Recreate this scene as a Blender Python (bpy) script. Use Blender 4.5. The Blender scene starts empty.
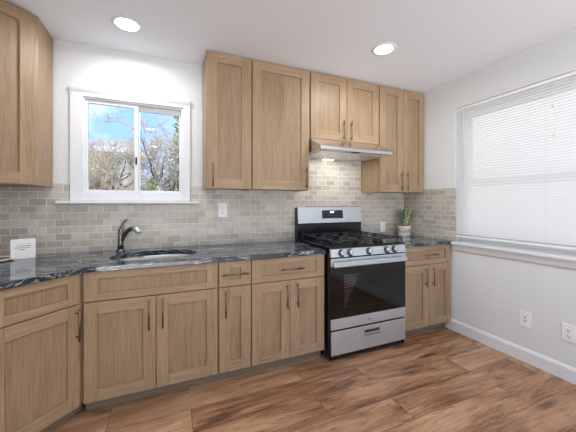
import bpy, bmesh, math, random
from mathutils import Vector, Matrix
random.seed(7)
R=math.radians
S=bpy.context.scene
COL=S.collection

# ---------------------------------------------------------------- camera
cam_d=bpy.data.cameras.new('camera'); cam=bpy.data.objects.new('camera',cam_d); COL.objects.link(cam)
cam.location=(1.083,-2.676,1.276); cam.rotation_euler=(R(90),0,-0.3997)
cam_d.sensor_width=36; cam_d.lens=287.2/576*36; cam_d.shift_y=-12.4/576; cam_d.clip_start=.05
S.camera=cam
# ---------------------------------------------------------------- exposure and world
S.view_settings.view_transform='Standard'; S.view_settings.look='None'; S.view_settings.gamma=1
S.view_settings.use_curve_mapping=False; S.view_settings.exposure=0.3
W=bpy.data.worlds.new('sky'); S.world=W; W.use_nodes=True
nt=W.node_tree; nt.nodes.clear()
def N(nt,t,**k):
    n=nt.nodes.new(t)
    for a,b in k.items(): setattr(n,a,b)
    return n
def ramp(nt,stops):
    r=N(nt,'ShaderNodeValToRGB'); e=r.color_ramp.elements
    while len(e)<len(stops): e.new(.5)
    for i,(p,c) in enumerate(stops): e[i].position=p; e[i].color=(*c,1)
    return r
tc=N(nt,'ShaderNodeTexCoord'); sep=N(nt,'ShaderNodeSeparateXYZ'); nt.links.new(tc.outputs['Generated'],sep.inputs[0])
mp=N(nt,'ShaderNodeMapping'); mp.inputs['Scale'].default_value=(3,3,7); mp.inputs['Location'].default_value=(2.3,.4,.2)
nt.links.new(tc.outputs['Generated'],mp.inputs[0])
ns=N(nt,'ShaderNodeTexNoise'); ns.inputs['Scale'].default_value=1.3; ns.inputs['Detail'].default_value=5
nt.links.new(mp.outputs[0],ns.inputs[0])
cl=ramp(nt,[(.5,(0,0,0)),(.68,(1,1,1))]); nt.links.new(ns.outputs[0],cl.inputs[0])
gr=ramp(nt,[(0,(2.4,2.4,2.45)),(.49,(2.3,2.3,2.35)),(.5,(.40,.50,.62)),(.58,(.17,.31,.58)),(.9,(.10,.22,.52))])  # lower half is not sky: bright bounce glow added to lift the ceiling
ma=N(nt,'ShaderNodeMapRange'); ma.inputs[1].default_value=-1; ma.inputs[2].default_value=1
nt.links.new(sep.outputs[2],ma.inputs[0]); nt.links.new(ma.outputs[0],gr.inputs[0])
mx=N(nt,'ShaderNodeMixRGB'); nt.links.new(cl.outputs[0],mx.inputs[0]); nt.links.new(gr.outputs[0],mx.inputs[1]); mx.inputs[2].default_value=(.46,.48,.52,1)
hz=N(nt,'ShaderNodeMapRange'); hz.inputs[1].default_value=-.06; hz.inputs[2].default_value=.35; nt.links.new(sep.outputs[0],hz.inputs[0])
mz=N(nt,'ShaderNodeMixRGB'); nt.links.new(hz.outputs[0],mz.inputs[0]); nt.links.new(mx.outputs[0],mz.inputs[1]); mz.inputs[2].default_value=(.44,.45,.46,1)
bg=N(nt,'ShaderNodeBackground'); bg.inputs[1].default_value=2.3
nt.links.new(mz.outputs[0],bg.inputs[0]); ow=N(nt,'ShaderNodeOutputWorld'); nt.links.new(bg.outputs[0],ow.inputs[0])
sun_d=bpy.data.lights.new('sun','SUN'); sun_d.energy=2.6; sun_d.angle=.01; sun_d.color=(1,.96,.9)
sun=bpy.data.objects.new('sun',sun_d); COL.objects.link(sun); sun.rotation_euler=Vector((.4,.6,-.9)).to_track_quat('-Z','Y').to_euler()
LAMP=6.8      # power of one recessed ceiling light
HOOD=1.5
H=2.514; CT=.902; RW=3.75; LW=-.31; FY=-4.7
LIGHTS=[(.831,-.42),(2.686,-.857),(.831,-2.45),(2.686,-2.45),(.831,-4.0),(2.686,-4.0)]  # pair in view first, then unseen ones added behind the camera for fill

# ---------------------------------------------------------------- materials
def srgb(r,g,b):
    f=lambda c:(c/255/12.92 if c/255<=.04045 else ((c/255+.055)/1.055)**2.4)
    return (f(r),f(g),f(b))
MATS={}
def mat(name,col=(200,200,200),rough=.5,metal=0,spec=.5,emit=None,es=1,trans=0,coat=0,bump=0,bscale=60,var=0):
    m=bpy.data.materials.new(name); m.use_nodes=True; t=m.node_tree; b=t.nodes['Principled BSDF']
    c=srgb(*col); b.inputs['Base Color'].default_value=(*c,1); b.inputs['Roughness'].default_value=rough
    b.inputs['Metallic'].default_value=metal; b.inputs['Specular IOR Level'].default_value=spec
    b.inputs['Transmission Weight'].default_value=trans; b.inputs['Coat Weight'].default_value=coat
    if emit: b.inputs['Emission Color'].default_value=(*srgb(*emit),1); b.inputs['Emission Strength'].default_value=es
    if bump or var:
        o=N(t,'ShaderNodeTexCoord'); n=N(t,'ShaderNodeTexNoise'); n.inputs['Scale'].default_value=bscale; n.inputs['Detail'].default_value=4
        t.links.new(o.outputs['Object'],n.inputs[0])
        if bump:
            bp=N(t,'ShaderNodeBump'); bp.inputs['Strength'].default_value=bump; bp.inputs['Distance'].default_value=.002
            t.links.new(n.outputs[0],bp.inputs['Height']); t.links.new(bp.outputs[0],b.inputs['Normal'])
        if var:
            r=ramp(t,[(.3,tuple(x*(1-var) for x in c)),(.7,tuple(min(1,x*(1+var)) for x in c))])
            t.links.new(n.outputs[0],r.inputs[0]); t.links.new(r.outputs[0],b.inputs['Base Color'])
    MATS[name]=m; return m
M=MATS
mat('wall_paint',(223,226,227),.85,spec=.2,bump=.05,bscale=250)
mat('ceiling_paint',(238,242,248),.9,spec=.15)
mat('white_trim',(228,230,233),.4,var=.01)
mat('vinyl',(230,232,236),.35,var=.01)
mat('plastic_white',(240,240,238),.35,var=.01)
mat('dark_slot',(40,38,36),.6,var=.05)
mat('steel',(198,205,210),.42,metal=.75,var=.03,bscale=30)
mat('pull_metal',(128,112,96),.34,metal=1,var=.03)
mat('sink_steel',(172,172,172),.5,metal=.8,var=.03)
mat('nickel',(172,164,152),.3,metal=1,var=.03)
mat('faucet_metal',(120,118,116),.24,metal=1,var=.05)
mat('black_enamel',(17,18,24),.18,var=.1)
mat('cast_iron',(24,25,30),.5,var=.15,bump=.2)
mat('black_glass',(9,9,11),.06,var=.1)
mat('rubber',(20,20,20),.8,var=.1)
mat('kick',(132,116,98),.6,var=.08)
mat('cab_inside',(120,98,76),.7,var=.05)
mat('cardstock',(246,246,244),.6,var=.005)
mat('ink',(95,95,98),.7,var=.05)
mat('display',(160,200,220),.4,emit=(190,225,240),es=.9,var=.01)
mat('button',(70,72,78),.4,var=.05)
mat('pot_weave',(202,190,170),.8,bump=.6,bscale=220,var=.08)
mat('pot_white',(238,236,230),.4,var=.01)
mat('soil',(60,45,35),.95,bump=.8,bscale=90,var=.3)
mat('lamp_lens',(255,255,255),.4,emit=(255,252,246),es=6,var=.005)
mat('hood_steel',(214,214,216),.24,metal=1,var=.02)
mat('hood_lens',(255,255,255),.4,emit=(255,250,240),es=2.5,var=.005)
mat('bark',(84,70,62),.9,bump=.6,bscale=30,var=.25)
mat('twig',(182,168,150),.9,var=.25,bscale=8)
mat('siding_paint',(206,212,186),.8,var=.05,bscale=3)
mat('roofing',(176,170,166),.9,var=.2,bscale=12)
mat('grass_ground',(176,172,150),1,var=.25,bscale=2)
mat('wood_tray',(140,105,75),.5,var=.15,bscale=25)

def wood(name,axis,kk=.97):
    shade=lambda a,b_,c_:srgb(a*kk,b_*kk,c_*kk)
    m=bpy.data.materials.new(name); m.use_nodes=True; t=m.node_tree; b=t.nodes['Principled BSDF']; L=t.links.new
    o=N(t,'ShaderNodeTexCoord'); oi=N(t,'ShaderNodeObjectInfo')
    ad=N(t,'ShaderNodeVectorMath',operation='ADD'); mu=N(t,'ShaderNodeVectorMath',operation='SCALE'); mu.inputs['Scale'].default_value=9
    cb=N(t,'ShaderNodeCombineXYZ'); L(oi.outputs['Random'],cb.inputs[0]); L(oi.outputs['Random'],cb.inputs[1]); L(oi.outputs['Random'],cb.inputs[2])
    L(cb.outputs[0],mu.inputs[0]); L(o.outputs['Object'],ad.inputs[0]); L(mu.outputs[0],ad.inputs[1])
    def stretched(cross,along):
        p=N(t,'ShaderNodeMapping'); s=[cross]*3; s[axis]=along; p.inputs['Scale'].default_value=s; L(ad.outputs[0],p.inputs[0]); return p
    n1=N(t,'ShaderNodeTexNoise'); n1.inputs['Scale'].default_value=1; n1.inputs['Detail'].default_value=6; n1.inputs['Roughness'].default_value=.65
    L(stretched(210,6.0).outputs[0],n1.inputs[0])
    n2=N(t,'ShaderNodeTexNoise'); n2.inputs['Scale'].default_value=1; n2.inputs['Detail'].default_value=3; n2.inputs['Distortion'].default_value=1.6
    L(stretched(16,1.1).outputs[0],n2.inputs[0])
    n3=N(t,'ShaderNodeTexNoise'); n3.inputs['Scale'].default_value=1; n3.inputs['Detail'].default_value=2
    L(stretched(3,1.5).outputs[0],n3.inputs[0])
    a=N(t,'ShaderNodeMath',operation='MULTIPLY'); a.inputs[1].default_value=.62; L(n1.outputs[0],a.inputs[0])
    c=N(t,'ShaderNodeMath',operation='MULTIPLY_ADD'); c.inputs[1].default_value=.23; L(n2.outputs[0],c.inputs[0]); L(a.outputs[0],c.inputs[2])
    d=N(t,'ShaderNodeMath',operation='MULTIPLY_ADD'); d.inputs[1].default_value=.15; L(n3.outputs[0],d.inputs[0]); L(c.outputs[0],d.inputs[2])
    r=ramp(t,[(.33,shade(130,107,82)),(.45,shade(160,134,105)),(.54,shade(174,148,118)),(.68,shade(188,163,134))])
    L(d.outputs[0],r.inputs[0]); L(r.outputs[0],b.inputs['Base Color'])
    b.inputs['Roughness'].default_value=.42; b.inputs['Specular IOR Level'].default_value=.35
    bp=N(t,'ShaderNodeBump'); bp.inputs['Strength'].default_value=.12; bp.inputs['Distance'].default_value=.001
    L(n1.outputs[0],bp.inputs['Height']); L(bp.outputs[0],b.inputs['Normal'])
    M[name]=m
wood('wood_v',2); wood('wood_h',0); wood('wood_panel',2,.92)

def floor_mat():
    m=bpy.data.materials.new('plank_floor'); m.use_nodes=True; t=m.node_tree; b=t.nodes['Principled BSDF']; L=t.links.new
    o=N(t,'ShaderNodeTexCoord')
    br=N(t,'ShaderNodeTexBrick'); br.offset=.37; br.offset_frequency=2
    for k,v in (('Scale',1),('Mortar Size',.0016),('Mortar Smooth',.2),('Bias',0),('Brick Width',1.22),('Row Height',.2)): br.inputs[k].default_value=v
    br.inputs['Color1'].default_value=(0,0,0,1); br.inputs['Color2'].default_value=(1,1,1,1); br.inputs['Mortar'].default_value=(.5,.5,.5,1)
    L(o.outputs['Object'],br.inputs[0])
    sc=N(t,'ShaderNodeVectorMath',operation='SCALE'); sc.inputs['Scale'].default_value=13; L(br.outputs['Color'],sc.inputs[0])
    ad=N(t,'ShaderNodeVectorMath',operation='ADD'); L(o.outputs['Object'],ad.inputs[0]); L(sc.outputs[0],ad.inputs[1])
    def st(s):
        p=N(t,'ShaderNodeMapping'); p.inputs['Scale'].default_value=s; L(ad.outputs[0],p.inputs[0]); return p
    n1=N(t,'ShaderNodeTexNoise'); n1.inputs['Scale'].default_value=1; n1.inputs['Detail'].default_value=7; n1.inputs['Roughness'].default_value=.74; n1.inputs['Distortion'].default_value=.8
    L(st((3.0,42,1)).outputs[0],n1.inputs[0])
    n2=N(t,'ShaderNodeTexNoise'); n2.inputs['Scale'].default_value=1; n2.inputs['Detail'].default_value=4; n2.inputs['Distortion'].default_value=1.2
    L(st((1.6,7,1)).outputs[0],n2.inputs[0])
    a=N(t,'ShaderNodeMath',operation='MULTIPLY'); a.inputs[1].default_value=.42; L(n1.outputs[0],a.inputs[0])
    c=N(t,'ShaderNodeMath',operation='MULTIPLY_ADD'); c.inputs[1].default_value=.5; L(n2.outputs[0],c.inputs[0]); L(a.outputs[0],c.inputs[2])
    pv=N(t,'ShaderNodeMath',operation='MULTIPLY_ADD'); pv.inputs[1].default_value=.16; L(br.outputs['Color'],pv.inputs[0]); L(c.outputs[0],pv.inputs[2])
    r=ramp(t,[(.36,srgb(84,56,40)),(.44,srgb(124,88,64)),(.52,srgb(156,116,86)),(.61,srgb(178,140,110)),(.72,srgb(196,164,134))])
    L(pv.outputs[0],r.inputs[0])
    # knots
    vo=N(t,'ShaderNodeTexVoronoi'); vo.inputs['Scale'].default_value=1; L(st((1.5,6.5,1)).outputs[0],vo.inputs[0])
    kr=ramp(t,[(0,(1.6,1.6,1.6)),(.10,(1.4,1.4,1.4)),(.22,(0,0,0))]); L(vo.outputs['Distance'],kr.inputs[0])
    n4=N(t,'ShaderNodeTexNoise'); n4.inputs['Scale'].default_value=40; n4.inputs['Detail'].default_value=3; L(o.outputs['Object'],n4.inputs[0])
    km=N(t,'ShaderNodeMath',operation='MULTIPLY'); L(kr.outputs[0],km.inputs[0]); L(n4.outputs[0],km.inputs[1])
    mk=N(t,'ShaderNodeMixRGB'); L(km.outputs[0],mk.inputs[0]); L(r.outputs[0],mk.inputs[1]); mk.inputs[2].default_value=(*srgb(78,50,36),1)
    n5=N(t,'ShaderNodeTexNoise'); n5.inputs['Scale'].default_value=1; n5.inputs['Detail'].default_value=5; n5.inputs['Distortion'].default_value=.6; L(st((9,70,1)).outputs[0],n5.inputs[0])
    cr=ramp(t,[(.60,(0,0,0)),(.68,(.55,.55,.55))]); L(n5.outputs[0],cr.inputs[0])
    mc=N(t,'ShaderNodeMixRGB'); L(cr.outputs[0],mc.inputs[0]); L(mk.outputs[0],mc.inputs[1]); mc.inputs[2].default_value=(*srgb(92,60,42),1); mk=mc
    mm=N(t,'ShaderNodeMixRGB'); L(br.outputs['Fac'],mm.inputs[0]); L(mk.outputs[0],mm.inputs[1]); mm.inputs[2].default_value=(*srgb(84,56,40),1)
    L(mm.outputs[0],b.inputs['Base Color']); b.inputs['Roughness'].default_value=.4
    bp=N(t,'ShaderNodeBump'); bp.inputs['Strength'].default_value=.15; bp.inputs['Distance'].default_value=.002; L(n1.outputs[0],bp.inputs['Height']); L(bp.outputs[0],b.inputs['Normal'])
    M['plank_floor']=m
floor_mat()

def tile_mat(name,ax):
    m=bpy.data.materials.new(name); m.use_nodes=True; t=m.node_tree; b=t.nodes['Principled BSDF']; L=t.links.new
    o=N(t,'ShaderNodeTexCoord'); sp=N(t,'ShaderNodeSeparateXYZ'); cb=N(t,'ShaderNodeCombineXYZ')
    L(o.outputs['Object'],sp.inputs[0]); L(sp.outputs[ax],cb.inputs[0]); L(sp.outputs[2],cb.inputs[1])
    br=N(t,'ShaderNodeTexBrick'); br.offset=.5
    for k,v in (('Scale',1),('Mortar Size',.0028),('Mortar Smooth',.3),('Bias',0),('Brick Width',.104),('Row Height',.0525)): br.inputs[k].default_value=v
    br.inputs['Color1'].default_value=(0,0,0,1); br.inputs['Color2'].default_value=(1,1,1,1)
    L(cb.outputs[0],br.inputs[0])
    n1=N(t,'ShaderNodeTexNoise'); n1.inputs['Scale'].default_value=22; n1.inputs['Detail'].default_value=6; n1.inputs['Distortion'].default_value=1.2; L(o.outputs['Object'],n1.inputs[0])
    a=N(t,'ShaderNodeMath',operation='MULTIPLY'); a.inputs[1].default_value=.5; L(br.outputs['Color'],a.inputs[0])
    c=N(t,'ShaderNodeMath',operation='MULTIPLY_ADD'); c.inputs[1].default_value=.5; L(n1.outputs[0],c.inputs[0]); L(a.outputs[0],c.inputs[2])
    r=ramp(t,[(.1,srgb(160,152,138)),(.45,srgb(183,176,163)),(.9,srgb(206,201,190))]); L(c.outputs[0],r.inputs[0])
    mm=N(t,'ShaderNodeMixRGB'); L(br.outputs['Fac'],mm.inputs[0]); L(r.outputs[0],mm.inputs[1]); mm.inputs[2].default_value=(*srgb(222,217,206),1)
    L(mm.outputs[0],b.inputs['Base Color']); b.inputs['Roughness'].default_value=.3
    bp=N(t,'ShaderNodeBump'); bp.invert=True; bp.inputs['Strength'].default_value=.6; bp.inputs['Distance'].default_value=.0025
    L(br.outputs['Fac'],bp.inputs['Height']); L(bp.outputs[0],b.inputs['Normal'])
    M[name]=m
tile_mat('tile_x',0); tile_mat('tile_y',1)

def granite():
    m=bpy.data.materials.new('granite'); m.use_nodes=True; t=m.node_tree; b=t.nodes['Principled BSDF']; L=t.links.new
    o=N(t,'ShaderNodeTexCoord'); p=N(t,'ShaderNodeMapping'); p.inputs['Rotation'].default_value=(0,0,R(-24)); p.inputs['Scale'].default_value=(1.1,6,9); L(o.outputs['Object'],p.inputs[0])
    n=N(t,'ShaderNodeTexNoise'); n.inputs['Scale'].default_value=1.1; n.inputs['Detail'].default_value=9; n.inputs['Roughness'].default_value=.62; n.inputs['Distortion'].default_value=1.9; L(p.outputs[0],n.inputs[0])
    r=ramp(t,[(.30,srgb(14,16,22)),(.455,srgb(24,29,38)),(.49,srgb(66,76,90)),(.503,srgb(212,215,220)),(.516,srgb(52,60,74)),(.59,srgb(22,27,35)),(.64,srgb(122,132,144)),(.68,srgb(28,34,44))])
    L(n.outputs[0],r.inputs[0])
    n2=N(t,'ShaderNodeTexNoise'); n2.inputs['Scale'].default_value=70; n2.inputs['Detail'].default_value=3; L(o.outputs['Object'],n2.inputs[0])
    sp=ramp(t,[(.66,(0,0,0)),(.74,(.6,.6,.6))]); L(n2.outputs[0],sp.inputs[0])
    mm=N(t,'ShaderNodeMixRGB'); L(sp.outputs[0],mm.inputs[0]); L(r.outputs[0],mm.inputs[1]); mm.inputs[2].default_value=(*srgb(170,175,185),1)
    L(mm.outputs[0],b.inputs['Base Color']); b.inputs['Roughness'].default_value=.04; b.inputs['Specular IOR Level'].default_value=.7
    M['granite']=m
granite()

def special():
    m=bpy.data.materials.new('window_glass'); m.use_nodes=True; t=m.node_tree; t.nodes.clear()
    a=N(t,'ShaderNodeBsdfTransparent'); g=N(t,'ShaderNodeBsdfGlossy'); g.inputs['Roughness'].default_value=.02
    f=N(t,'ShaderNodeFresnel'); f.inputs[0].default_value=1.3; x=N(t,'ShaderNodeMixShader'); o=N(t,'ShaderNodeOutputMaterial')
    t.links.new(f.outputs[0],x.inputs[0]); t.links.new(a.outputs[0],x.inputs[1]); t.links.new(g.outputs[0],x.inputs[2]); t.links.new(x.outputs[0],o.inputs[0]); M['window_glass']=m
    m=bpy.data.materials.new('oven_glass'); m.use_nodes=True; t=m.node_tree; t.nodes.clear()
    a=N(t,'ShaderNodeBsdfTransparent'); a.inputs[0].default_value=(.6,.6,.63,1); g=N(t,'ShaderNodeBsdfGlossy'); g.inputs['Roughness'].default_value=.04
    f=N(t,'ShaderNodeFresnel'); f.inputs[0].default_value=1.6; x=N(t,'ShaderNodeMixShader'); o=N(t,'ShaderNodeOutputMaterial')
    t.links.new(f.outputs[0],x.inputs[0]); t.links.new(a.outputs[0],x.inputs[1]); t.links.new(g.outputs[0],x.inputs[2]); t.links.new(x.outputs[0],o.inputs[0]); M['oven_glass']=m
    m=bpy.data.materials.new('blind_slat'); m.use_nodes=True; t=m.node_tree; t.nodes.clear()
    d=N(t,'ShaderNodeBsdfDiffuse'); d.inputs[0].default_value=(.88,.89,.9,1); tr=N(t,'ShaderNodeBsdfTranslucent'); tr.inputs[0].default_value=(.9,.91,.93,1)
    x=N(t,'ShaderNodeMixShader'); x.inputs[0].default_value=.3; o=N(t,'ShaderNodeOutputMaterial')
    t.links.new(d.outputs[0],x.inputs[1]); t.links.new(tr.outputs[0],x.inputs[2]); t.links.new(x.outputs[0],o.inputs[0]); M['blind_slat']=m
    m=bpy.data.materials.new('snake_leaf'); m.use_nodes=True; t=m.node_tree; b=t.nodes['Principled BSDF']
    o=N(t,'ShaderNodeTexCoord'); n=N(t,'ShaderNodeTexNoise'); n.inputs['Scale'].default_value=1; n.inputs['Detail'].default_value=3
    p=N(t,'ShaderNodeMapping'); p.inputs['Scale'].default_value=(30,30,110); t.links.new(o.outputs['Object'],p.inputs[0]); t.links.new(p.outputs[0],n.inputs[0])
    r=ramp(t,[(.36,srgb(84,108,80)),(.5,srgb(122,146,106)),(.62,srgb(178,190,140))]); t.links.new(n.outputs[0],r.inputs[0]); t.links.new(r.outputs[0],b.inputs['Base Color']); b.inputs['Roughness'].default_value=.45; M['snake_leaf']=m
    m=bpy.data.materials.new('evergreen'); m.use_nodes=True; t=m.node_tree; b=t.nodes['Principled BSDF']
    o=N(t,'ShaderNodeTexCoord'); n=N(t,'ShaderNodeTexNoise'); n.inputs['Scale'].default_value=9; t.links.new(o.outputs['Object'],n.inputs[0])
    r=ramp(t,[(.35,srgb(70,100,60)),(.5,srgb(130,160,96)),(.65,srgb(205,220,170))]); t.links.new(n.outputs[0],r.inputs[0]); t.links.new(r.outputs[0],b.inputs['Base Color']); b.inputs['Roughness'].default_value=.6; M['evergreen']=m
special()

# ---------------------------------------------------------------- mesh helpers
class MB:
    def __init__(s): s.bm=bmesh.new(); s.mats=[]
    def mi(s,m):
        if m not in s.mats: s.mats.append(m)
        return s.mats.index(m)
    def box(s,x0,x1,y0,y1,z0,z1,m,bev=0,rot=None):
        vs=[Vector((x,y,z)) for x in (x0,x1) for y in (y0,y1) for z in (z0,z1)]
        if rot: vs=[rot@v for v in vs]
        v=[s.bm.verts.new(p) for p in vs]; k=s.mi(m); fs=[]
        for q in ((0,1,3,2),(4,6,7,5),(0,4,5,1),(2,3,7,6),(0,2,6,4),(1,5,7,3)):
            f=s.bm.faces.new([v[i] for i in q]); f.material_index=k; fs.append(f)
        if bev:
            es=list({e for f in fs for e in f.edges})
            bmesh.ops.bevel(s.bm,geom=es,offset=bev,segments=2,affect='EDGES',profile=.5)
        return s
    def prism(s,pts,a0,a1,m,axis='z',bev=0):
        def mk(p,a): return {'z':(p[0],p[1],a),'x':(a,p[0],p[1]),'y':(p[0],a,p[1])}[axis]
        A=[s.bm.verts.new(mk(p,a0)) for p in pts]; B=[s.bm.verts.new(mk(p,a1)) for p in pts]; k=s.mi(m); n=len(pts); fs=[s.bm.faces.new(A[::-1]),s.bm.faces.new(B)]
        for i in range(n): fs.append(s.bm.faces.new((A[i],A[(i+1)%n],B[(i+1)%n],B[i])))
        for f in fs: f.material_index=k
        if bev: bmesh.ops.bevel(s.bm,geom=list({e for f in fs for e in f.edges}),offset=bev,segments=2,affect='EDGES',profile=.5)
        return s
    def tube(s,pts,rad,m,n=10,cap=True,flat=None):
        pts=[Vector(p) for p in pts]; rr=rad if isinstance(rad,(list,tuple)) else [rad]*len(pts); k=s.mi(m); rings=[]; u=None
        for i,p in enumerate(pts):
            d=(pts[min(i+1,len(pts)-1)]-pts[max(i-1,0)]).normalized()
            if u is None:
                u=d.orthogonal().normalized() if flat is None else Vector(flat)
            u=(u-d*u.dot(d)).normalized(); w=d.cross(u)
            r=rr[i]; ra,rb=(r if isinstance(r,(list,tuple)) else (r,r))
            rings.append([s.bm.verts.new(p+u*ra*math.cos(2*math.pi*j/n)+w*rb*math.sin(2*math.pi*j/n)) for j in range(n)])
        for a,b in zip(rings,rings[1:]):
            for j in range(n):
                f=s.bm.faces.new((a[j],a[(j+1)%n],b[(j+1)%n],b[j])); f.material_index=k; f.smooth=n>5
        if cap:
            for q in (rings[0][::-1],rings[-1]):
                f=s.bm.faces.new(q); f.material_index=k
        return s
    def lathe(s,prof,m,c=(0,0,0),n=32,sx=1,sy=1,smooth=True,rot=None):
        k=s.mi(m); rings=[]
        for r,z in prof:
            ring=[]
            for j in range(n if r>1e-6 else 1):
                v=Vector((r*sx*math.cos(2*math.pi*j/n),r*sy*math.sin(2*math.pi*j/n),z))
                if rot: v=rot@v
                ring.append(s.bm.verts.new(v+Vector(c)))
            rings.append(ring)
        for a,b in zip(rings,rings[1:]):
            for j in range(n):
                q=[a[j%len(a)],a[(j+1)%len(a)],b[(j+1)%len(b)],b[j%len(b)]]; q2=[]
                for v in q:
                    if v not in q2: q2.append(v)
                if len(q2)>2:
                    f=s.bm.faces.new(q2); f.material_index=k; f.smooth=smooth
        return s
    def quad(s,p,m,smooth=False):
        f=s.bm.faces.new([s.bm.verts.new(q) for q in p]); f.material_index=s.mi(m); f.smooth=smooth; return s
    def build(s,name,parent=None,norm=True):
        if norm: bmesh.ops.recalc_face_normals(s.bm,faces=s.bm.faces)
        me=bpy.data.meshes.new(name); s.bm.to_mesh(me); s.bm.free()
        for m in s.mats: me.materials.append(M[m])
        o=bpy.data.objects.new(name,me); COL.objects.link(o)
        if parent: o.parent=parent
        return o
def thing(name,label,cat,loc=(0,0,0),rz=0,group=None):
    o=bpy.data.objects.new(name,None); COL.objects.link(o); o.location=loc; o.rotation_euler=(0,0,rz); o.empty_display_size=.05
    o['label']=label; o['category']=cat
    if group: o['group']=group
    return o
def struct(o,label=None): 
    o['kind']='structure'
    if label: o['label']=label
    return o
def hole_wall(mb,axis,p0,p1,u0,u1,z0,z1,hu0,hu1,hz0,hz1,m):
    "wall slab with one rectangular hole; axis 'y' runs along x, axis 'x' runs along y"
    def b(a0,a1,c0,c1):
        if a1-a0<1e-6 or c1-c0<1e-6: return
        if axis=='y': mb.box(a0,a1,p0,p1,c0,c1,m)
        else: mb.box(p0,p1,a0,a1,c0,c1,m)
    b(u0,hu0,z0,z1); b(hu1,u1,z0,z1); b(hu0,hu1,z0,hz0); b(hu0,hu1,hz1,z1)

# ---------------------------------------------------------------- the room
struct(MB().box(LW-.15,RW+.15,FY-.15,.15,-.08,0,'plank_floor').build('floor'))
struct(MB().box(LW-.15,RW+.15,FY-.15,.15,H,H+.08,'ceiling_paint').build('ceiling'))
w=MB(); hole_wall(w,'y',0,.15,LW-.15,RW+.15,0,H,.484,1.215,1.335,2.108,'wall_paint'); struct(w.build('wall_back'))
WY0,WY1,WZ0,WZ1=-2.15,-.668,.878,2.224
w=MB(); hole_wall(w,'x',RW,RW+.15,FY,0,0,H,WY0,WY1,WZ0,WZ1,'wall_paint'); struct(w.build('wall_right'))
struct(MB().box(LW-.15,LW,FY,0,0,H,'wall_paint').build('wall_left'))
w=MB(); hole_wall(w,'y',FY-.15,FY,LW-.15,RW+.15,0,H,-.1,3.55,0,2.46,'wall_paint'); struct(w.build('wall_front'))  # unseen wall; its wide opening is added to let fill daylight in
def baseboard(name,x0,x1,y0,y1,face):
    b=MB(); t=.014
    if face=='x':
        b.prism([(x1,0),(x1-t,0),(x1-t,.085),(x1-t*.45,.105),(x1,.11)],y0,y1,'white_trim') if 0 else None
        v=[(x1,0),(x1-t,0),(x1-t,.088),(x1-t*.45,.105),(x1,.111)]
        b.prism(v,y0,y1,'white_trim',axis='y')
    return b.build(name)
struct(baseboard('baseboard_right',RW-.014,RW-.0005,FY,-.575,'x'))

# backsplashes
o=MB().box(LW+.001,RW-.012,-.009,-.0005,CT+.001,1.427,'tile_x')
o.box(2.306,3.105,-.009,-.0005,1.427,1.738,'tile_x')
bs=None
b=MB()
def slab(x0,x1,z0,z1): b.box(x0,x1,-.009,-.0005,z0,z1,'tile_x')
slab(LW+.001,.40,CT+.001,1.427); slab(.40,1.276,CT+.001,1.272); slab(1.276,RW-.012,CT+.001,1.427); slab(2.306,3.105,1.427,1.738)
o.bm.free()
bs=b.build('tile_backsplash'); bs['label']='grey beige marble brick tile backsplash on the wall behind sink and range'; bs['category']='backsplash'; bs['group']='marble tile backsplashes'
b=MB().box(RW-.009,RW-.0005,-.683,-.010,CT+.001,1.432,'tile_y').build('tile_backsplash')
b['label']='short marble brick tile backsplash on the right wall beside the blind'; b['category']='backsplash'; b['group']='marble tile backsplashes'

# ---------------------------------------------------------------- window over the sink
w1=bpy.data.objects.new('window_1',None); COL.objects.link(w1); w1.location=(.85,0,1.7); struct(w1)
def wp(mb,name,par=w1):
    o=mb.build(name,par); o.location=-Vector(par.location); return o
b=MB()   # casing
b.box(.404,.486,-.018,-.0005,1.298,2.108,'white_trim',.002); b.box(1.213,1.273,-.018,-.0005,1.298,2.108,'white_trim',.002)
b.box(.404,1.273,-.018,-.0005,2.108,2.135,'white_trim',.002)
b.prism([(-.0005,2.135),(-.018,2.135),(-.026,2.15),(-.032,2.166),(-.032,2.178),(-.0005,2.178)],.404,1.273,'white_trim',axis='x')
b.box(.486,1.213,-.010,-.0005,1.298,1.36,'white_trim',.002)
wp(b,'casing')
b=MB().box(.323,1.349,-.058,-.0005,1.276,1.297,'white_trim',.004); wp(b,'window_stool')
b=MB()
fr=lambda x0,x1,z0,z1,t,y0,y1:(b.box(x0,x0+t,y0,y1,z0,z1,'vinyl'),b.box(x1-t,x1,y0,y1,z0,z1,'vinyl'),b.box(x0+t,x1-t,y0,y1,z0,z0+t,'vinyl'),b.box(x0+t,x1-t,y0,y1,z1-t,z1,'vinyl'))
fr(.4845,1.2145,1.336,2.1075,.014,.0,.10); wp(b,'window_frame')
b=MB(); b.box(.4985,.514,.012,.04,1.351,2.093,'vinyl',.002); b.box(.836,.866,.012,.04,1.351,2.093,'vinyl',.003); b.box(.514,.836,.012,.04,1.351,1.386,'vinyl',.002); b.box(.514,.836,.012,.04,2.069,2.093,'vinyl',.002); sl=wp(b,'left_sash')
b=MB().box(.514,.836,.024,.028,1.386,2.069,'window_glass'); g=b.build('pane',sl)
b=MB(); b.box(.853,.878,.045,.07,1.351,2.093,'vinyl',.002); b.box(1.186,1.2,.045,.07,1.351,2.093,'vinyl',.002); b.box(.878,1.186,.045,.07,1.351,1.386,'vinyl',.002); b.box(.878,1.186,.045,.07,2.055,2.093,'vinyl',.002); sr=wp(b,'right_sash')
b=MB().box(.878,1.186,.055,.059,1.386,2.055,'window_glass'); g=b.build('pane',sr)
b=MB().box(.843,.857,.004,.012,1.60,1.66,'dark_slot',.002).box(.847,.853,-.004,.004,1.615,1.645,'dark_slot'); 
wp(b,'sash_latch')

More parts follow.
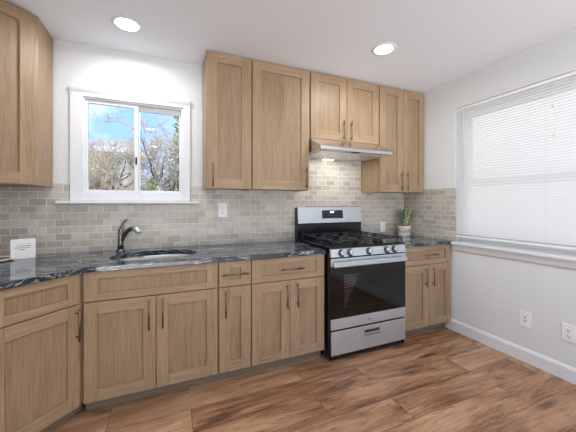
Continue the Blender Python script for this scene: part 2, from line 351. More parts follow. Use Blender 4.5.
# ---------------------------------------------------------------- right window and its blind
w2=bpy.data.objects.new('window_2',None); COL.objects.link(w2); w2.location=(RW,-1.4,1.5); struct(w2)
b=MB()
def fy(x0,x1,y0,y1,z0,z1,t,m='vinyl'):
    b.box(x0,x1,y0,y0+t,z0,z1,m); b.box(x0,x1,y1-t,y1,z0,z1,m); b.box(x0,x1,y0+t,y1-t,z0,z0+t,m); b.box(x0,x1,y0+t,y1-t,z1-t,z1,m)
fy(RW+.075,RW+.145,WY0+.001,WY1-.001,WZ0+.02,WZ1-.001,.055); wp(b,'window_frame',w2)
b=MB(); fy(RW+.085,RW+.11,WY0+.056,WY1-.056,WZ0+.076,1.50,.045); s1=wp(b,'lower_sash',w2)
MB().box(RW+.095,RW+.099,WY0+.101,WY1-.101,WZ0+.121,1.455,'window_glass').build('pane',s1)
b=MB(); fy(RW+.112,RW+.135,WY0+.056,WY1-.056,1.455,WZ1-.057,.045); s2=wp(b,'upper_sash',w2)
MB().box(RW+.12,RW+.124,WY0+.101,WY1-.101,1.50,WZ1-.102,'window_glass').build('pane',s2)
b=MB().box(RW-.045,RW+.075,WY0+.001,WY1-.001,WZ0-.012+.013,WZ0+.02,'white_trim',.003)
b=MB(); b.box(RW+.0005,RW+.075,WY0+.001,WY1-.001,WZ0+.001,WZ0+.018,'white_trim')
b.box(RW-.05,RW-.0005,WY0-.03,WY1+.022,WZ0-.006,WZ0+.018,'white_trim',.004); wp(b,'window_stool',w2)
b=MB().prism([(RW-.0005,WZ0-.007),(RW-.022,WZ0-.007),(RW-.02,WZ0-.055),(RW-.012,WZ0-.068),(RW-.0005,WZ0-.072)],WY0-.02,WY1+.012,'white_trim',axis='y'); wp(b,'apron',w2)

bl=thing('window_blind','wide white horizontal mini blind lowered over the right wall window','blind',(RW,(WY0+WY1)/2,WZ1))
def bp_(mb,name,par=None):
    o=mb.build(name,par or bl); 
    o.location=-Vector(bl.location) if par is None else (0,0,0); return o
by0,by1=WY0+.006,WY1-.004
bp_(MB().box(RW+.004,RW+.030,by0,by1,WZ1-.030,WZ1-.004,'plastic_white',.002),'headrail')
b=MB(); z=WZ1-.044; k=b.mi('blind_slat'); zb=.972
while z>zb:
    a=R(60); cx=RW+.016; prof=[]
    for t in (-1,-.4,.4,1):
        prof.append((cx+math.cos(a)*.0125*t+ .0012*(1-t*t)*math.sin(a), z+math.sin(a)*.0125*t*1+ .0012*(1-t*t)))
    A=[b.bm.verts.new((p[0],by0,p[1])) for p in prof]; B=[b.bm.verts.new((p[0],by1,p[1])) for p in prof]
    for i in range(3):
        f=b.bm.faces.new((A[i],A[i+1],B[i+1],B[i])); f.material_index=k; f.smooth=True
    z-=.0225
sl=bp_(b,'slats')
bp_(MB().box(RW+.006,RW+.026,by0,by1,.944,.962,'plastic_white',.003),'bottom_rail')
b=MB()
for y in (-.80,-1.42,-2.04):
    b=MB()
    for x in (RW+.003,RW+.0295): b.tube([(x,y,WZ1-.03),(x,y,.96)],.0008,'plastic_white',5)
    bp_(b,'ladder_cord')
pass
b=MB(); b.tube([(RW-.003,-.765,WZ1-.02),(RW-.004,-.767,1.5)],.0035,'plastic_white',6); bp_(b,'tilt_wand')
b=MB(); b.tube([(RW-.003,-1.47,WZ1-.02),(RW-.004,-1.47,2.03)],.001,'plastic_white',5); b.lathe([(0,.03),(.004,.028),(.008,0),(0,-.001)],'plastic_white',(RW-.006,-1.47,2.00),10)
b.tube([(RW-.003,-1.475,WZ1-.02),(RW-.004,-1.475,1.81)],.001,'plastic_white',5); b.lathe([(0,.03),(.004,.028),(.008,0),(0,-.001)],'plastic_white',(RW-.006,-1.475,1.78),10)
bp_(b,'pull_cord')

# ---------------------------------------------------------------- recessed lights
def ceil_light(i,x,y,label):
    t=thing('recessed_light',label,'ceiling light',(x,y,H),0,'recessed ceiling lights')
    MB().lathe([(.072,-.0005),(.096,-.0005),(.096,-.004),(.088,-.008),(.074,-.007),(.072,-.0005)],'white_trim',n=40).build('trim_ring',t)
    MB().lathe([(0,-.0055),(.0735,-.0055),(.0735,-.001),(0,-.001)],'lamp_lens',n=40).build('lens',t)
    l=bpy.data.lights.new('downlight','AREA'); l.shape='DISK'; l.size=.14; l.energy=LAMP; l.spread=R(172); l.color=(.95,.975,1)
    o=bpy.data.objects.new('downlight_glow',l); COL.objects.link(o); o.location=(0,0,-.012); o.parent=t
labs=['lit round recessed ceiling light above the sink, left one in view','lit round recessed ceiling light in front of the range hood, right one in view']
for i,(x,y) in enumerate(LIGHTS): ceil_light(i,x,y,labs[i] if i<2 else 'added recessed ceiling light behind the camera, unseen fill')

# ---------------------------------------------------------------- cabinets
def pull(par,x,z,vert=True,L=.19):
    b=MB(); yb=-.030
    if vert:
        b.tube([(x,yb,z-L/2),(x,yb,z+L/2)],.0052,'pull_metal',10)
        for q in (-1,1): b.tube([(x,-.0005,z+q*L*.36),(x,yb,z+q*L*.36)],.0042,'pull_metal',8)
    else:
        b.tube([(x-L/2,yb,z),(x+L/2,yb,z)],.0052,'pull_metal',10)
        for q in (-1,1): b.tube([(x+q*L*.36,-.0005,z),(x+q*L*.36,yb,z)],.0042,'pull_metal',8)
    o=b.build('handle',par); return o
def front(par,name,x0,x1,z0,z1,st=.072,rl=.072,handle=None,rlt=None):
    "shaker front, face at y=0, 20 mm thick"
    rlt=rlt or rl; b=MB(); g=.0012
    b.box(x0,x0+st,0,.02,z0,z1,'wood_v',g); b.box(x1-st,x1,0,.02,z0,z1,'wood_v',g)
    b.box(x0+st,x1-st,0,.02,z0,z0+rl,'wood_h',g); b.box(x0+st,x1-st,0,.02,z1-rlt,z1,'wood_h',g)
    d=b.build(name,par)
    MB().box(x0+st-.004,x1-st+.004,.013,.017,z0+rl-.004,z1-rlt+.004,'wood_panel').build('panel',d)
    if handle: pull(d,*handle)
    return d
def base_body(t,w,depth,kick=True):
    b=MB(); th=.018; y0=.0215; y1=depth
    b.box(0,th,y0,y1,.085,.868,'wood_v'); b.box(w-th,w,y0,y1,.085,.868,'wood_v')
    b.box(th,w-th,y0,y1,.085,.103,'cab_inside'); b.box(th,w-th,y1-.01,y1,.103,.868,'cab_inside')
    b.box(th,w-th,y0,y0+.018,.845,.868,'wood_h'); b.box(th,w-th,y0,y0+.018,.67,.70,'wood_h')
    b.box(th,w-th,y0+.3,y0+.301,.103,.66,'cab_inside')
    b.build('body',t)
    MB().box(0,w,.072,.09,.001,.085,'kick').build('toe_kick',t)
YB=-.64
g_=.004
# sink base
t=thing('base_cabinet','wide oak sink base cabinet below the faucet, with two doors and a blank front','cabinet',(.626,YB,0),0,'oak base cabinets'); wv=1.416-.626-.002
base_body(t,wv,.625)
front(t,'false_front',g_,wv-g_,.690,.867,.072,.045)
front(t,'door',g_,wv/2-.002,.087,.684,handle=(.979-.626,.575)); front(t,'door',wv/2+.002,wv-g_,.087,.684,handle=(1.059-.626,.573))
# narrow base
t=thing('base_cabinet','narrowest oak base cabinet with one drawer over one door, right of the sink base','cabinet',(1.417,YB,0),0,'oak base cabinets'); wv=.235
base_body(t,wv,.625)
front(t,'drawer_front',g_,wv-g_,.690,.867,.072,.045,handle=(wv/2,.775,False))
front(t,'door',g_,wv-g_,.087,.684,handle=(.047,.572))
# base left of range
t=thing('base_cabinet','oak base cabinet with wide drawer over two doors, left of the range','cabinet',(1.654,YB,0),0,'oak base cabinets'); wv=2.268-1.654
base_body(t,wv,.625)
front(t,'drawer_front',g_,wv-g_,.690,.867,.072,.045,handle=(1.975-1.654,.774,False))
front(t,'door',g_,wv/2-.002,.087,.684,handle=(1.931-1.654,.574)); front(t,'door',wv/2+.002,wv-g_,.087,.684,handle=(2.017-1.654,.574))
# base right of range
t=thing('base_cabinet','oak base cabinet in the right corner between the range and the wall','cabinet',(3.062,YB,0),0,'oak base cabinets'); wv=3.733-3.062
base_body(t,wv,.625)
front(t,'drawer_front',g_,wv-g_,.690,.867,.072,.045,handle=(3.437-3.062,.78,False))
front(t,'door',g_,wv*.54-.002,.087,.684,handle=(3.376-3.062,.573)); front(t,'door',wv*.54+.002,wv-g_,.087,.684,handle=(3.469-3.062,.573))
# diagonal corner base
D=.43; q=D*math.sqrt(.5)
t=thing('base_cabinet','angled oak corner base cabinet at far left with a door under a blank front','cabinet',(.622-q,YB-q,0),R(45),'oak base cabinets')
def loc45(x,y,ox,oy):
    dx,dy=x-ox,y-oy; c=math.sqrt(.5); return (dx*c+dy*c,-dx*c+dy*c)
ox,oy=.622-q,YB-q
pts=[loc45(*p,ox,oy) for p in ((.622,YB+.03),(.622,-.012),(LW+.004,-.012),(LW+.004,YB-q),(.622-q-.03,YB-q))]
def pent(ox,oy,x1,y1,dp): pass
b=MB(); b.prism(pts,.085,.868,'wood_v'); b.build('body',t)
pk=[loc45(*p,ox,oy) for p in ((.60,YB+.10),(.60,-.05),(LW+.05,-.05),(LW+.05,YB-q+.02),(.60-q-.07,YB-q+.02))]
MB().prism(pk,.001,.085,'kick').build('toe_kick',t)
front(t,'false_front',.014,D-.012,.690,.867,.062,.045); front(t,'door',.014,D-.012,.087,.684,.062,.072,handle=(D-.032,.572))

# uppers
YU=-.31; UZ0,UZ1=1.397,H-.002
def upper_body(t,w,depth,z0,z1):
    b=MB(); th=.018
    b.box(0,th,.0215,depth,z0,z1,'wood_v'); b.box(w-th,w,.0215,depth,z0,z1,'wood_v')
    b.box(th,w-th,.0215,depth,z0+.006,z0+.02,'wood_h'); b.box(th,w-th,.0215,depth,z1-.02,z1,'wood_h')
    b.box(th,w-th,depth-.008,depth,z0+.02,z1-.02,'cab_inside'); b.box(th,w-th,.0215,.03,z0+.02,z0+.04,'wood_h')
    b.build('body',t)
def upper(x0,x1,z0,label,doors,hz):
    t=thing('wall_cabinet',label,'cabinet',(x0,YU,0),0,'oak wall cabinets'); w=x1-x0
    upper_body(t,w,.299,z0,UZ1)
    for (a,b_,st,h) in doors:
        front(t,'door',a-x0,b_-x0,z0+.003,UZ1-.012,st,.078,handle=(h-x0,hz) if h else None)
    return t
upper(1.378,1.7485,UZ0,'tall narrow one-door oak wall cabinet right of the sink window','' or [(1.384,1.742,.078,1.423)],1.507)
upper(1.7505,2.3005,UZ0,'wide one-door tall oak wall cabinet left of the range hood',[(1.757,2.294,.078,2.259)],1.507)
upper(2.303,3.106,1.8825,'short oak wall cabinet with two doors above the range hood',[(2.313,2.706,.078,2.663),(2.712,3.100,.078,2.751)],1.985)
upper(3.1085,3.738,UZ0,'tall oak wall cabinet with two doors in the right corner above the potted plant',[(3.116,3.430,.078,3.391),(3.434,3.733,.07,3.473)],1.513)
D2=.43; q=D2*math.sqrt(.5); ux,uy=.298,-.308
t=thing('wall_cabinet','angled oak corner wall cabinet at far left beside the sink window','cabinet',(ux-q,uy-q,0),R(45),'oak wall cabinets')
ox,oy=ux-q,uy-q
pts=[loc45(*p,ox,oy) for p in ((ux,uy+.03),(ux,-.012),(LW+.004,-.012),(LW+.004,uy-q),(ux-q-.03,uy-q))]
MB().prism(pts,UZ0,UZ1,'wood_v').build('body',t)
front(t,'door',.016,D2-.014,UZ0+.003,UZ1-.012,.072,.078)

# ---------------------------------------------------------------- countertops
def countertop(poly,hole,label):
    b=MB(); bm=b.bm; k=b.mi('granite'); z=CT; zt=CT-.033
    A=[bm.verts.new((x,y,z)) for x,y in poly]; es=[bm.edges.new((A[i],A[(i+1)%len(A)])) for i in range(len(A))]
    if hole:
        Bv=[bm.verts.new((x,y,z)) for x,y in hole]; es+=[bm.edges.new((Bv[i],Bv[(i+1)%len(Bv)])) for i in range(len(Bv))]
    bmesh.ops.triangle_fill(bm,edges=es,use_beauty=True)
    fs=list(bm.faces); r=bmesh.ops.extrude_face_region(bm,geom=fs)
    for v in [g for g in r['geom'] if isinstance(g,bmesh.types.BMVert)]: v.co.z=zt
    bmesh.ops.recalc_face_normals(bm,faces=bm.faces)
    sh=[e for e in bm.edges if e.is_manifold and e.calc_face_angle(0)>1.2]
    bmesh.ops.bevel(bm,geom=sh,offset=.004,segments=2,affect='EDGES',profile=.5)
    o=b.build('countertop'); o['label']=label; o['category']='countertop'; o['group']='dark granite countertops'; return o
SC=(1.01,-.35); SA,SB=.285,.2
def oval(a,b,n=48): 
    # superellipse: slightly squared oval
    out=[]
    for i in range(n):
        c,s=math.cos(2*math.pi*i/n),math.sin(2*math.pi*i/n)
        out.append((SC[0]+a*math.copysign(abs(c)**.88,c),SC[1]+b*math.copysign(abs(s)**.88,s)))
    return out
qq=.43*math.sqrt(.5)
countertop([(LW+.001,-.0105),(2.273,-.0105),(2.273,-.662),(.630,-.662),(.630-qq,-.662-qq),(LW+.001,-.662-qq)],oval(SA,SB),'long dark navy granite countertop with white veins around the oval sink')
countertop([(3.062,-.0105),(RW-.0105,-.0105),(RW-.0105,-.60),(RW-.0025,-.684+.0) if 0 else (RW-.0105,-.662),(3.062,-.662)],None,'short dark navy granite countertop right of the range, under the plant')

# sink
s=thing('kitchen_sink','oval undermount stainless steel sink set in the long granite countertop','sink',(SC[0],SC[1],CT-.034))
b=MB(); k=b.mi('sink_steel')
def ring(a,bb,z): return [b.bm.verts.new((x-SC[0],y-SC[1],z)) for x,y in oval(a,bb)]
RS=[ring(SA+.015,SB+.015,-.002),ring(SA+.002,SB+.002,-.002),ring(SA-.006,SB-.006,-.03),ring(SA-.012,SB-.012,-.13),ring(SA-.035,SB-.035,-.165),ring(SA-.08,SB-.08,-.178),ring(.05,.05,-.185),ring(.04,.04,-.19)]
for A,B in zip(RS,RS[1:]):
    for i in range(48):
        f=b.bm.faces.new((A[i],A[(i+1)%48],B[(i+1)%48],B[i])); f.material_index=k; f.smooth=True
f=b.bm.faces.new(RS[-1]); f.material_index=k
b.build('basin',s)
MB().lathe([(.046,-.1835),(.043,-.181),(.033,-.181),(.030,-.186),(0,-.187)],'nickel',n=28).build('drain',s)

# faucet
fx,fyy=.752,-.105
t=thing('kitchen_faucet','brushed metal single-lever faucet standing left of the oval sink','faucet',(fx,fyy,CT))
MB().lathe([(0,0.0005),(.032,.0005),(.032,.006),(.027,.012),(.024,.02),(0,.02)],'faucet_metal',n=32).build('base_ring',t)
b=MB(); b.tube([(0,0,.015),(0,0,.06),(.001,0,.12),(.0,0,.165),(-.002,0,.178)],[.022,.021,.0205,.019,.012],'faucet_metal',20); b.build('column',t)
dx,dy=.70,-.43
sp=[(0,0,.07),(.02*dx,.02*dy,.10),(.055*dx,.055*dy,.148),(.09*dx,.09*dy,.172),(.125*dx,.125*dy,.178),(.155*dx,.155*dy,.172)]
b=MB(); b.tube(sp,[.014,.017,.017,.0165,.018,.018],'faucet_metal',16); so=b.build('spout',t)
b=MB(); b.tube([(.138*dx,.138*dy,.178),(.165*dx,.165*dy,.172),(.197*dx,.197*dy,.155),(.202*dx,.202*dy,.148)],[.021,.022,.021,.015],'steel',16); b.build('spray_head',so)
b=MB(); b.tube([(-.001,0,.165),(.005,.0,.195),(.018,0,.222),(.036,-.002,.243),(.044,-.003,.248)],[(.011,.011),(.009,.011),(.006,.010),(.005,.009),(.004,.006)],'faucet_metal',12); b.build('lever',t)

# ---------------------------------------------------------------- range
RX0,RX1,RF=2.281,3.057,-.715
t=thing('gas_range','stainless steel gas range with black cooktop between the base cabinets','stove',((RX0+RX1)/2,RF,0))
ox,oy=(RX0+RX1)/2,RF
def rp(mb,name,par=None,norm=True):
    o=mb.build(name,par or t,norm)
    if par is None: o.location=(-ox,-oy,0)
    return o
b=MB() # carcass: open-fronted black body with an oven cavity
b.box(RX0,RX0+.02,-.695,-.03,.02,.905,'black_enamel',.001); b.box(RX1-.02,RX1,-.695,-.03,.02,.905,'black_enamel',.001)
b.box(RX0+.02,RX1-.02,-.05,-.03,.02,.905,'black_enamel'); b.box(RX0+.02,RX1-.02,-.69,-.05,.02,.25,'black_enamel'); b.box(RX0+.02,RX1-.02,-.69,-.05,.78,.895,'black_enamel')
b.box(RX0+.02,RX0+.07,-.69,-.05,.25,.78,'black_enamel'); b.box(RX1-.07,RX1-.02,-.69,-.05,.25,.78,'black_enamel')
rp(b,'body')
for x in (RX0+.05,RX1-.05):
    for y in (-.64,-.08): b=MB(); b.lathe([(0,.001),(.016,.001),(.016,.008),(.008,.01),(.008,.02),(0,.02)],'rubber',(x,y,0),12); rp(b,'leveling_foot')
for zz in (.42,.58):
    b=MB()
    for i in range(14):
        x=RX0+.09+i*(RX1-RX0-.18)/13; b.tube([(x,-.65,zz),(x,-.1,zz)],.002,'steel',6)
    for y in (-.65,-.5,-.3,-.1): b.tube([(RX0+.075,y,zz-.003),(RX1-.075,y,zz-.003)],.003,'steel',6)
    rp(b,'oven_rack')
# drawer
b=MB().box(RX0+.004,RX1-.004,RF,-.70,.062,.252,'steel',.004)
dr=rp(b,'drawer')
hx0,hx1=2.60,2.765
b=MB().box(hx0,hx1,RF-.003,RF-.0005,.172,.226,'hood_steel',.001); b.box(hx0+.010,hx1-.010,RF-.0045,RF-.003,.200,.217,'dark_slot'); b.prism([(RF-.003,.174),(RF-.014,.180),(RF-.016,.192),(RF-.003,.200)],hx0+.006,hx1-.006,'hood_steel',axis='x')
b.build('handle',dr)
# door
DZ0,DZ1=.266,.835
b=MB()
b.box(RX0+.002,RX1-.002,RF,-.70,DZ0,.352,'steel',.003)
b.box(RX0+.002,RX1-.002,RF,-.70,.772,DZ1,'steel',.003)
b.box(RX0+.002,RX0+.125,RF+.002,-.70,.352,.772,'black_glass'); b.box(RX1-.125,RX1-.002,RF+.002,-.70,.352,.772,'black_glass')
b.box(RX0+.125,RX1-.125,RF+.002,-.70,.352,.43,'black_glass'); b.box(RX0+.125,RX1-.125,RF+.002,-.70,.70,.772,'black_glass')
do=rp(b,'oven_door')
MB().box(RX0+.125,RX1-.125,RF+.002,RF+.006,.43,.70,'oven_glass').build('door_window',do)
b=MB()
b.box(RX0+.006,RX1-.02,RF-.042,RF-.024,.772,.812,'steel',.006)
for x in (RX0+.02,RX1-.06): b.box(x,x+.025,RF-.026,RF-.0005,.778,.806,'steel',.002)
b.build('handle',do)
b=MB().lathe([(0,.0),(.012,.0),(.012,.002),(.0105,.002),(.0105,.001),(.0,.001)],'nickel',(2.655,RF-.0005,.309),24,rot=Matrix.Rotation(R(90),3,'X'))
b.tube([(2.650,RF-.002,.305),(2.653,RF-.002,.313),(2.656,RF-.002,.306),(2.660,RF-.002,.312)],.0008,'nickel',5); b.build('round_badge',do)
# control panel and knobs
b=MB().prism([(RF-.006,.846),(RF+.008,.911),(-.69,.911),(-.69,.846)],RX0,RX1,'steel',axis='x',bev=.002); cp=rp(b,'control_panel')
kt=Matrix.Rotation(R(90)-math.atan2(.014,.065),3,'X')
for x in (2.383,2.452,2.585,2.725,2.800 if 0 else 2.795):
    pass
import itertools
for u in (2.378,2.462,2.652,2.842,2.925):
    b=MB(); c=(u,RF-.001,.877)
    b.lathe([(0,.001),(.030,.001),(.030,.005),(.026,.007),(.0,.007)],'black_enamel',c,24,rot=kt)
    b.lathe([(.0,.007),(.0225,.007),(.020,.030),(.018,.033),(0,.033)],'steel',c,24,rot=kt)
    rr=kt; b2=[Vector(c)+kt@Vector(v) for v in ((-.004,-.02,.033),(.004,-.02,.033),(.004,.02,.033),(-.004,.02,.033),(-.004,-.02,.040),(.004,-.02,.040),(.004,.02,.040),(-.004,.02,.040))]
    vs=[b.bm.verts.new(v) for v in b2]
    for f in ((0,3,2,1),(4,5,6,7),(0,1,5,4),(1,2,6,5),(2,3,7,6),(3,0,4,7)):
        ff=b.bm.faces.new([vs[i] for i in f]); ff.material_index=b.mi('steel')
    rp(b,'knob')
# cooktop
b=MB().box(RX0,RX1,RF+.004,-.10,.9055 if 0 else .912,.926,'black_enamel',.004)
b.box(RX0+.03,RX1-.03,RF+.035,-.13,.926,.929,'black_enamel',.001)
ck=rp(b,'cooktop')
for (x,y,r) in ((2.45,-.55,.046),(2.45,-.26,.036),(2.88,-.55,.042),(2.88,-.26,.036),(2.664,-.40,.040)):
    b=MB().lathe([(0,.929),(r+.01,.929),(r+.008,.938),(r,.940),(r*.98,.948),(r*.9,.952),(0,.953)],'cast_iron',(x,y,0),24); rp(b,'burner')
def grate(x0,x1):
    b=MB(); y0,y1=-.70,-.125; zt=.972; r=.0062
    def bar(p,q_): b.tube([p,q_],r,'cast_iron',6)
    for x in (x0,x1): bar((x,y0,zt),(x,y1,zt))
    for y in (y0,y1,(y0+y1)/2): bar((x0,y,zt),(x1,y,zt))
    for x in (x0,x1):
        for y in (y0,y1,(y0+y1)/2): bar((x,y,.9295),(x,y,zt))
    xm=(x0+x1)/2
    for yc in (-.55,-.26):
        bar((xm,yc-.13,zt),(xm,yc-.03,zt)); bar((xm,yc+.03,zt),(xm,yc+.13,zt)); bar((x0,yc,zt),(xm-.035,yc,zt)); bar((xm+.035,yc,zt),(x1,yc,zt))
        bar((x0,yc-.07,zt),(xm-.05,yc-.02,zt)); bar((x1,yc+.07,zt),(xm+.05,yc+.02,zt))
    return rp(b,'grate')
grate(RX0+.035,RX0+.265); grate(RX0+.28,RX1-.28); grate(RX1-.265,RX1-.035)
# backguard
b=MB().prism([(-.015,.912),(-.095,.912),(-.095,.93),(-.075,.94),(-.075,1.068),(-.085,1.074),(-.070,1.235),(-.02,1.235),(-.015,1.2)],RX0+.002,RX1-.002,'black_enamel',axis='x'); bg_=rp(b,'backguard')
b=MB().prism([(-.086,1.074),(-.092,1.078),(-.077,1.238),(-.070,1.240),(-.070,1.236)],RX0+.004,RX1-.004,'steel',axis='x',bev=.001)
b.build('steel_fascia',bg_)
tl=math.atan2(.015,.16)
def onf(x,z,off=.0015): return (x,-.092+(z-1.078)*.015/.16-off,z)
xs0,xs1,zs0,zs1=2.560,2.812,1.122,1.206
b=MB()
pts=[onf(xs0,zs0),onf(xs1,zs0),onf(xs1,zs1),onf(xs0,zs1)]; back=[(p[0],p[1]+.0012,p[2]) for p in pts]
vs=[b.bm.verts.new(p) for p in pts+back]; k=b.mi('black_glass')
for f in ((0,1,2,3),(4,7,6,5),(0,4,5,1),(1,5,6,2),(2,6,7,3),(3,7,4,0)): b.bm.faces.new([vs[i] for i in f]).material_index=k
dp=b.build('display_panel',bg_)
b=MB(); b.quad([onf(2.655,1.178,.002),onf(2.705,1.178,.002),onf(2.705,1.197,.002),onf(2.655,1.197,.002)],'display'); b.build('clock_digits',dp)
b=MB()
for r_ in range(4):
    for c_ in range(9):
        x=2.572+c_*.0262; z=1.130+r_*.018
        if 3<=c_<=4 and r_==3 or c_ in(3,5) and r_ in (2,3): continue
        b.quad([onf(x,z,.002),onf(x+.015,z,.002),onf(x+.015,z+.006,.002),onf(x,z+.006,.002)],'button')
b.build('touch_buttons',dp)

# ---------------------------------------------------------------- hood
hx0,hx1=2.3065,3.1045; ox,oy=(hx0+hx1)/2,-.0
t=thing('range_hood','slanted stainless steel under-cabinet range hood above the gas range','range hood',(ox,0,1.745))
def hp(mb,name,par=None):
    o=mb.build(name,par or t)
    if par is None: o.location=(-ox,0,-1.745)
    return o
b=MB()
pr=[(-.0105,1.8805),(-.318,1.8805),(-.498,1.782),(-.504,1.776),(-.504,1.750),(-.498,1.745),(-.0105,1.745)]
b.prism(pr,hx0,hx1,'hood_steel',axis='x',bev=.0015); hb=hp(b,'hood_shell')
for a,c in ((hx0+.03,ox-.004),(ox+.004,hx1-.03)):
    b=MB(); b.box(a,c,-.455,-.06,1.740,1.7445,'hood_steel',.0015)
    for i in range(10):
        x=a+.02+i*(c-a-.04)/9; b.box(x-.004,x+.004,-.43,-.12,1.7385,1.740,'hood_steel')
    hp(b,'grease_filter')
b=MB().box(ox-.06,ox+.02,-.492,-.462,1.741,1.7445,'dark_slot',.001); hp(b,'switch_plate')
b=MB().box(2.60,2.72,-.058,-.02,1.739,1.7445,'hood_lens',.002); hp(b,'light_lens')
l=bpy.data.lights.new('hood_lamp','AREA'); l.shape='RECTANGLE'; l.size=.45; l.size_y=.06; l.energy=HOOD; l.color=(1,.97,.92)
o=bpy.data.objects.new('hood_lamp_glow',l); COL.objects.link(o); o.parent=t; o.location=(2.68-ox,-.20,-.012)

# ---------------------------------------------------------------- outlets
def outlet(label,loc,rz,kind='duplex',w=.082,h=.13):
    t=thing('wall_outlet',label,'outlet',loc,rz,'white wall outlets')
    MB().box(-w/2,w/2,-.006,-.0004,-h/2,h/2,'plastic_white',.002).build('cover_plate',t)
    if kind=='duplex':
        for s_ in (-1,1):
            b=MB().box(-.017,.017,-.0085,-.0062,s_*.021-.014,s_*.021+.014,'plastic_white',.001); so=b.build('socket',t)
            b=MB(); z=s_*.021
            b.box(-.008,-.005,-.0092,-.0086,z-.003,z+.006,'dark_slot'); b.box(.005,.008,-.0092,-.0086,z-.003,z+.006,'dark_slot'); b.lathe([(0,0),(.0028,0),(.0028,.0006),(0,.0006)],'dark_slot',(0,-.0086,z-.009),10,rot=Matrix.Rotation(R(90),3,'X'))
            b.build('slots',so)
    elif kind=='rocker':
        MB().box(-.017,.017,-.009,-.0062,-.034,.034,'plastic_white',.0015).build('rocker',t)
    else:
        for s_ in (-1,1):
            b=MB().lathe([(0,.0),(.007,0),(.006,.003),(.0025,.004),(.0025,.008),(0,.008)],'nickel',(0,-.0062,s_*.015),12,rot=Matrix.Rotation(R(90),3,'X')); b.build('jack',t)
    return t
outlet('white outlet on the backsplash between the sink and the range',(1.557,-.0095,1.214),0)
outlet('white outlet on the backsplash between the range and the potted plant',(3.413,-.0095,1.005),0,'rocker',.075,.12)
outlet('white wall plate low on the right wall, the one nearer the cabinets',(RW-.0002,-1.287,.345),R(-90),'jack',.085,.125)
outlet('white outlet low on the right wall at the photo edge',(RW-.0002,-1.562,.345),R(-90),'duplex',.085,.125)

# ---------------------------------------------------------------- plant
t=thing('potted_snake_plant','small snake plant in a beige and white pot on the right countertop','plant',(3.60,-.155,CT+.0005))
b=MB().lathe([(0,0),(.058,0),(.063,.004),(.066,.045)],'pot_white',n=32); b.lathe([(.066,.045),(.069,.046),(.070,.118),(.066,.121),(.062,.118),(.061,.10)],'pot_weave',n=32); pot=b.build('pot',t)
MB().lathe([(0,.106),(.062,.104)],'soil',n=24).build('soil',t)
random.seed(12)
for i in range(14):
    a=i*2.4; r0=.010+.028*(i%3)/2; lean=.045+.07*random.random(); hgt=.15+.11*random.random(); w=.012+.005*random.random()
    base=Vector((r0*math.cos(a),r0*math.sin(a),.10)); pts=[];rad=[]
    for j in range(7):
        f=j/6; pts.append(base+Vector((lean*math.cos(a)*f*f,lean*math.sin(a)*f*f,hgt*f))); ww=w*(.6+1.0*f)*(1 if f<.55 else 1-((f-.55)/.45)**2*.93); rad.append((ww*.95,.0022*(1.1-f*.7)))
    MB().tube(pts,rad,'snake_leaf',8,flat=(math.cos(a+1.2),math.sin(a+1.2),0)).build('leaf',t)

# ---------------------------------------------------------------- card and tray
a=Vector((.129,-.206,0)); c=Vector((.245,-.158,0)); ang=math.atan2(c.y-a.y,c.x-a.x); wd=(c-a).length
t=thing('printed_card','white printed card standing on the counter against the tile at far left','card',(a.x,a.y,CT+.0005),ang)
MB().box(0,wd,0,.003,0,.134,'cardstock').box(0,wd,.003,.035,0,.003,'cardstock').build('sheet',t)
b=MB(); random.seed(3)
for (z,x0,x1,h_,gap,seg) in ((.099,.036,.100,.0035,.009,.005),(.085,.026,.104,.0035,.003,.011),(.073,.020,.102,.0035,.003,.012),(.060,.040,.078,.0035,.003,.012)):
    x=x0
    while x<x1:
        s_=seg*(.6+.7*random.random()); b.box(x,min(x+s_,x1),-.0006,-.0001,z,z+h_,'ink'); x+=s_+gap
b.build('printed_text',t)
t=thing('serving_tray','brown round tray with a thin white rim at the left edge of the counter','tray',(.03,-.215,CT+.0005))
MB().lathe([(0,0),(.105,0),(.112,.006),(.108,.008),(.10,.005),(0,.005)],'wood_tray',n=40).build('base',t)
MB().lathe([(.108,.006),(.119,.010),(.1195,.016),(.113,.016),(.105,.0085)],'pot_white',n=40).build('rim',t)

# ---------------------------------------------------------------- outside the sink window
struct(MB().box(-30,30,.6,60,-.75,-.7,'grass_ground').build('ground_outside'))
t=thing('neighbour_house','pale green sided house with grey roof and white corner trim outside the sink window','house',(-2.5,9,-.7))
def xp(mb,name,par=None):
    o=mb.build(name,par or t)
    if par is None: o.location=-t.location if False else (-t.location[0],-t.location[1],-t.location[2])
    return o
b=MB(); hx=-.10
b.box(-6,hx,8,13,-.7,2.98,'siding_paint')
for i in range(30): b.box(-6,hx+.008,7.985,8.0,-.7+i*.12,-.7+i*.12+.02,'siding_paint')
xp(b,'siding')
b=MB().prism([(7.75,2.93),(7.75,3.02),(9.2,3.42),(10.5,3.78),(13.2,3.02),(13.2,2.93)],-6.2,hx+.15,'roofing',axis='x'); xp(b,'roof')
b=MB().box(hx-.10,hx+.02,7.96,8.0,-.7,2.93,'white_trim').box(-6.2,hx+.15,7.73,7.75,2.90,3.04,'white_trim'); xp(b,'corner_trim')
for x0 in (-1.0,-2.2):
    b=MB().box(x0,x0+.5,7.94,7.98,1.45,2.25,'white_trim'); fo=xp(b,'window'); MB().box(x0+.05,x0+.45,7.93,7.94,1.5,2.2,'black_glass').build('glass',fo)
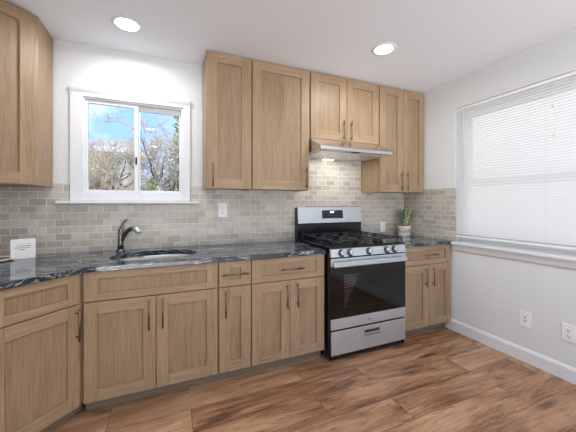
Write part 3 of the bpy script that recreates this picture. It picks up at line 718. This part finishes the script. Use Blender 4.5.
def tree(x,y,h,lab,seed,name='bare_tree',rad=.065,lv=5,stems=1,cat='tree',bl=.30,mr=.009):
    random.seed(seed); b=MB()
    def grow(p,d,L,r,l):
        pts=[p]; rr=[r]; q_=p.copy(); dd=d.copy(); n_=4 if l>1 else 3
        for i in range(n_):
            dd=(dd+Vector((random.uniform(-.22,.22),random.uniform(-.22,.22),random.uniform(-.06,.14)))).normalized(); q_=q_+dd*L/n_; pts.append(q_.copy()); rr.append(r*(1-.14*(i+1)))
        b.tube(pts,rr,'bark' if l>2 else 'twig',5 if l>3 else 3,cap=False)
        if l<=0: return
        for k_ in range(4):
            n_=Vector((random.uniform(-1,1),random.uniform(-1,1),random.uniform(-.3,.8))).normalized()
            s0=pts[random.choice((1,2,3))] if k_ else pts[-1]
            grow(s0,(dd*.5+n_*.8).normalized(),L*random.uniform(.55,.82),max(mr,r*.64),l-1)
    for k_ in range(stems):
        a=6.283*k_/stems; d=Vector((0,0,1)) if stems==1 else Vector((.45*math.cos(a),.3*math.sin(a),1)).normalized()
        grow(Vector((0,0,0)),d,h*bl,rad,lv)
    o=b.build(name,norm=False); o.location=(x,y,-.7); o['label']=lab; o['category']=cat; o['group']='trees outside the sink window'; return o
tree(-.12,4.6,5.6,'bare brown tree outside the left pane, in front of the house',3)
tree(.25,6.2,6.4,'bare tree seen behind the middle bar of the sink window',11)
tree(.8,5.6,6.0,'bare tree against pale sky outside the right pane',5)
tree(-1.5,6.3,5.4,'bare tree left of the house corner outside the window',21)
tree(-.1,3.4,3.4,'tangled leafless shrub close outside the left pane',8,name='bare_shrub',rad=.02,lv=4,stems=3,cat='shrub',bl=.42,mr=.004)
def conifer(x,y,h,r,n,lab,seed,name='evergreen_tree',cat='tree'):
    random.seed(seed); b=MB(); k=b.mi('evergreen'); b.tube([(0,0,0),(0,0,h*.9)],[.09,.02],'bark',6)
    for i in range(n):
        z=h*(.05+.95*random.random()**1.1); rr=r*(1-z/h)**.6*(.35+.75*random.random()); a=random.uniform(0,6.283)
        p=Vector((rr*math.cos(a),rr*math.sin(a),z)); s_=random.uniform(.035,.09)
        u=Vector((random.uniform(-1,1),random.uniform(-1,1),random.uniform(-.6,.6))).normalized()*s_; v=u.orthogonal().normalized()*s_*.45
        f=b.bm.faces.new([b.bm.verts.new(q_) for q_ in (p-u,p+v,p+u,p-v)]); f.material_index=k
    o=b.build(name,norm=False); o.location=(x,y,-.7); o['label']=lab; o['category']=cat
    if cat=='tree': o['group']='trees outside the sink window'
    return o
conifer(1.62,6.0,6.6,.62,5200,'leafy evergreen tree at the right edge of the sink window',4)
conifer(.75,4.9,2.55,.7,2600,'low green and brown bush at the bottom of the right pane',9,'bush','bush')
conifer(-.9,5.2,2.9,.9,2600,'shrub in front of the house outside the left pane',15,'bush','bush')
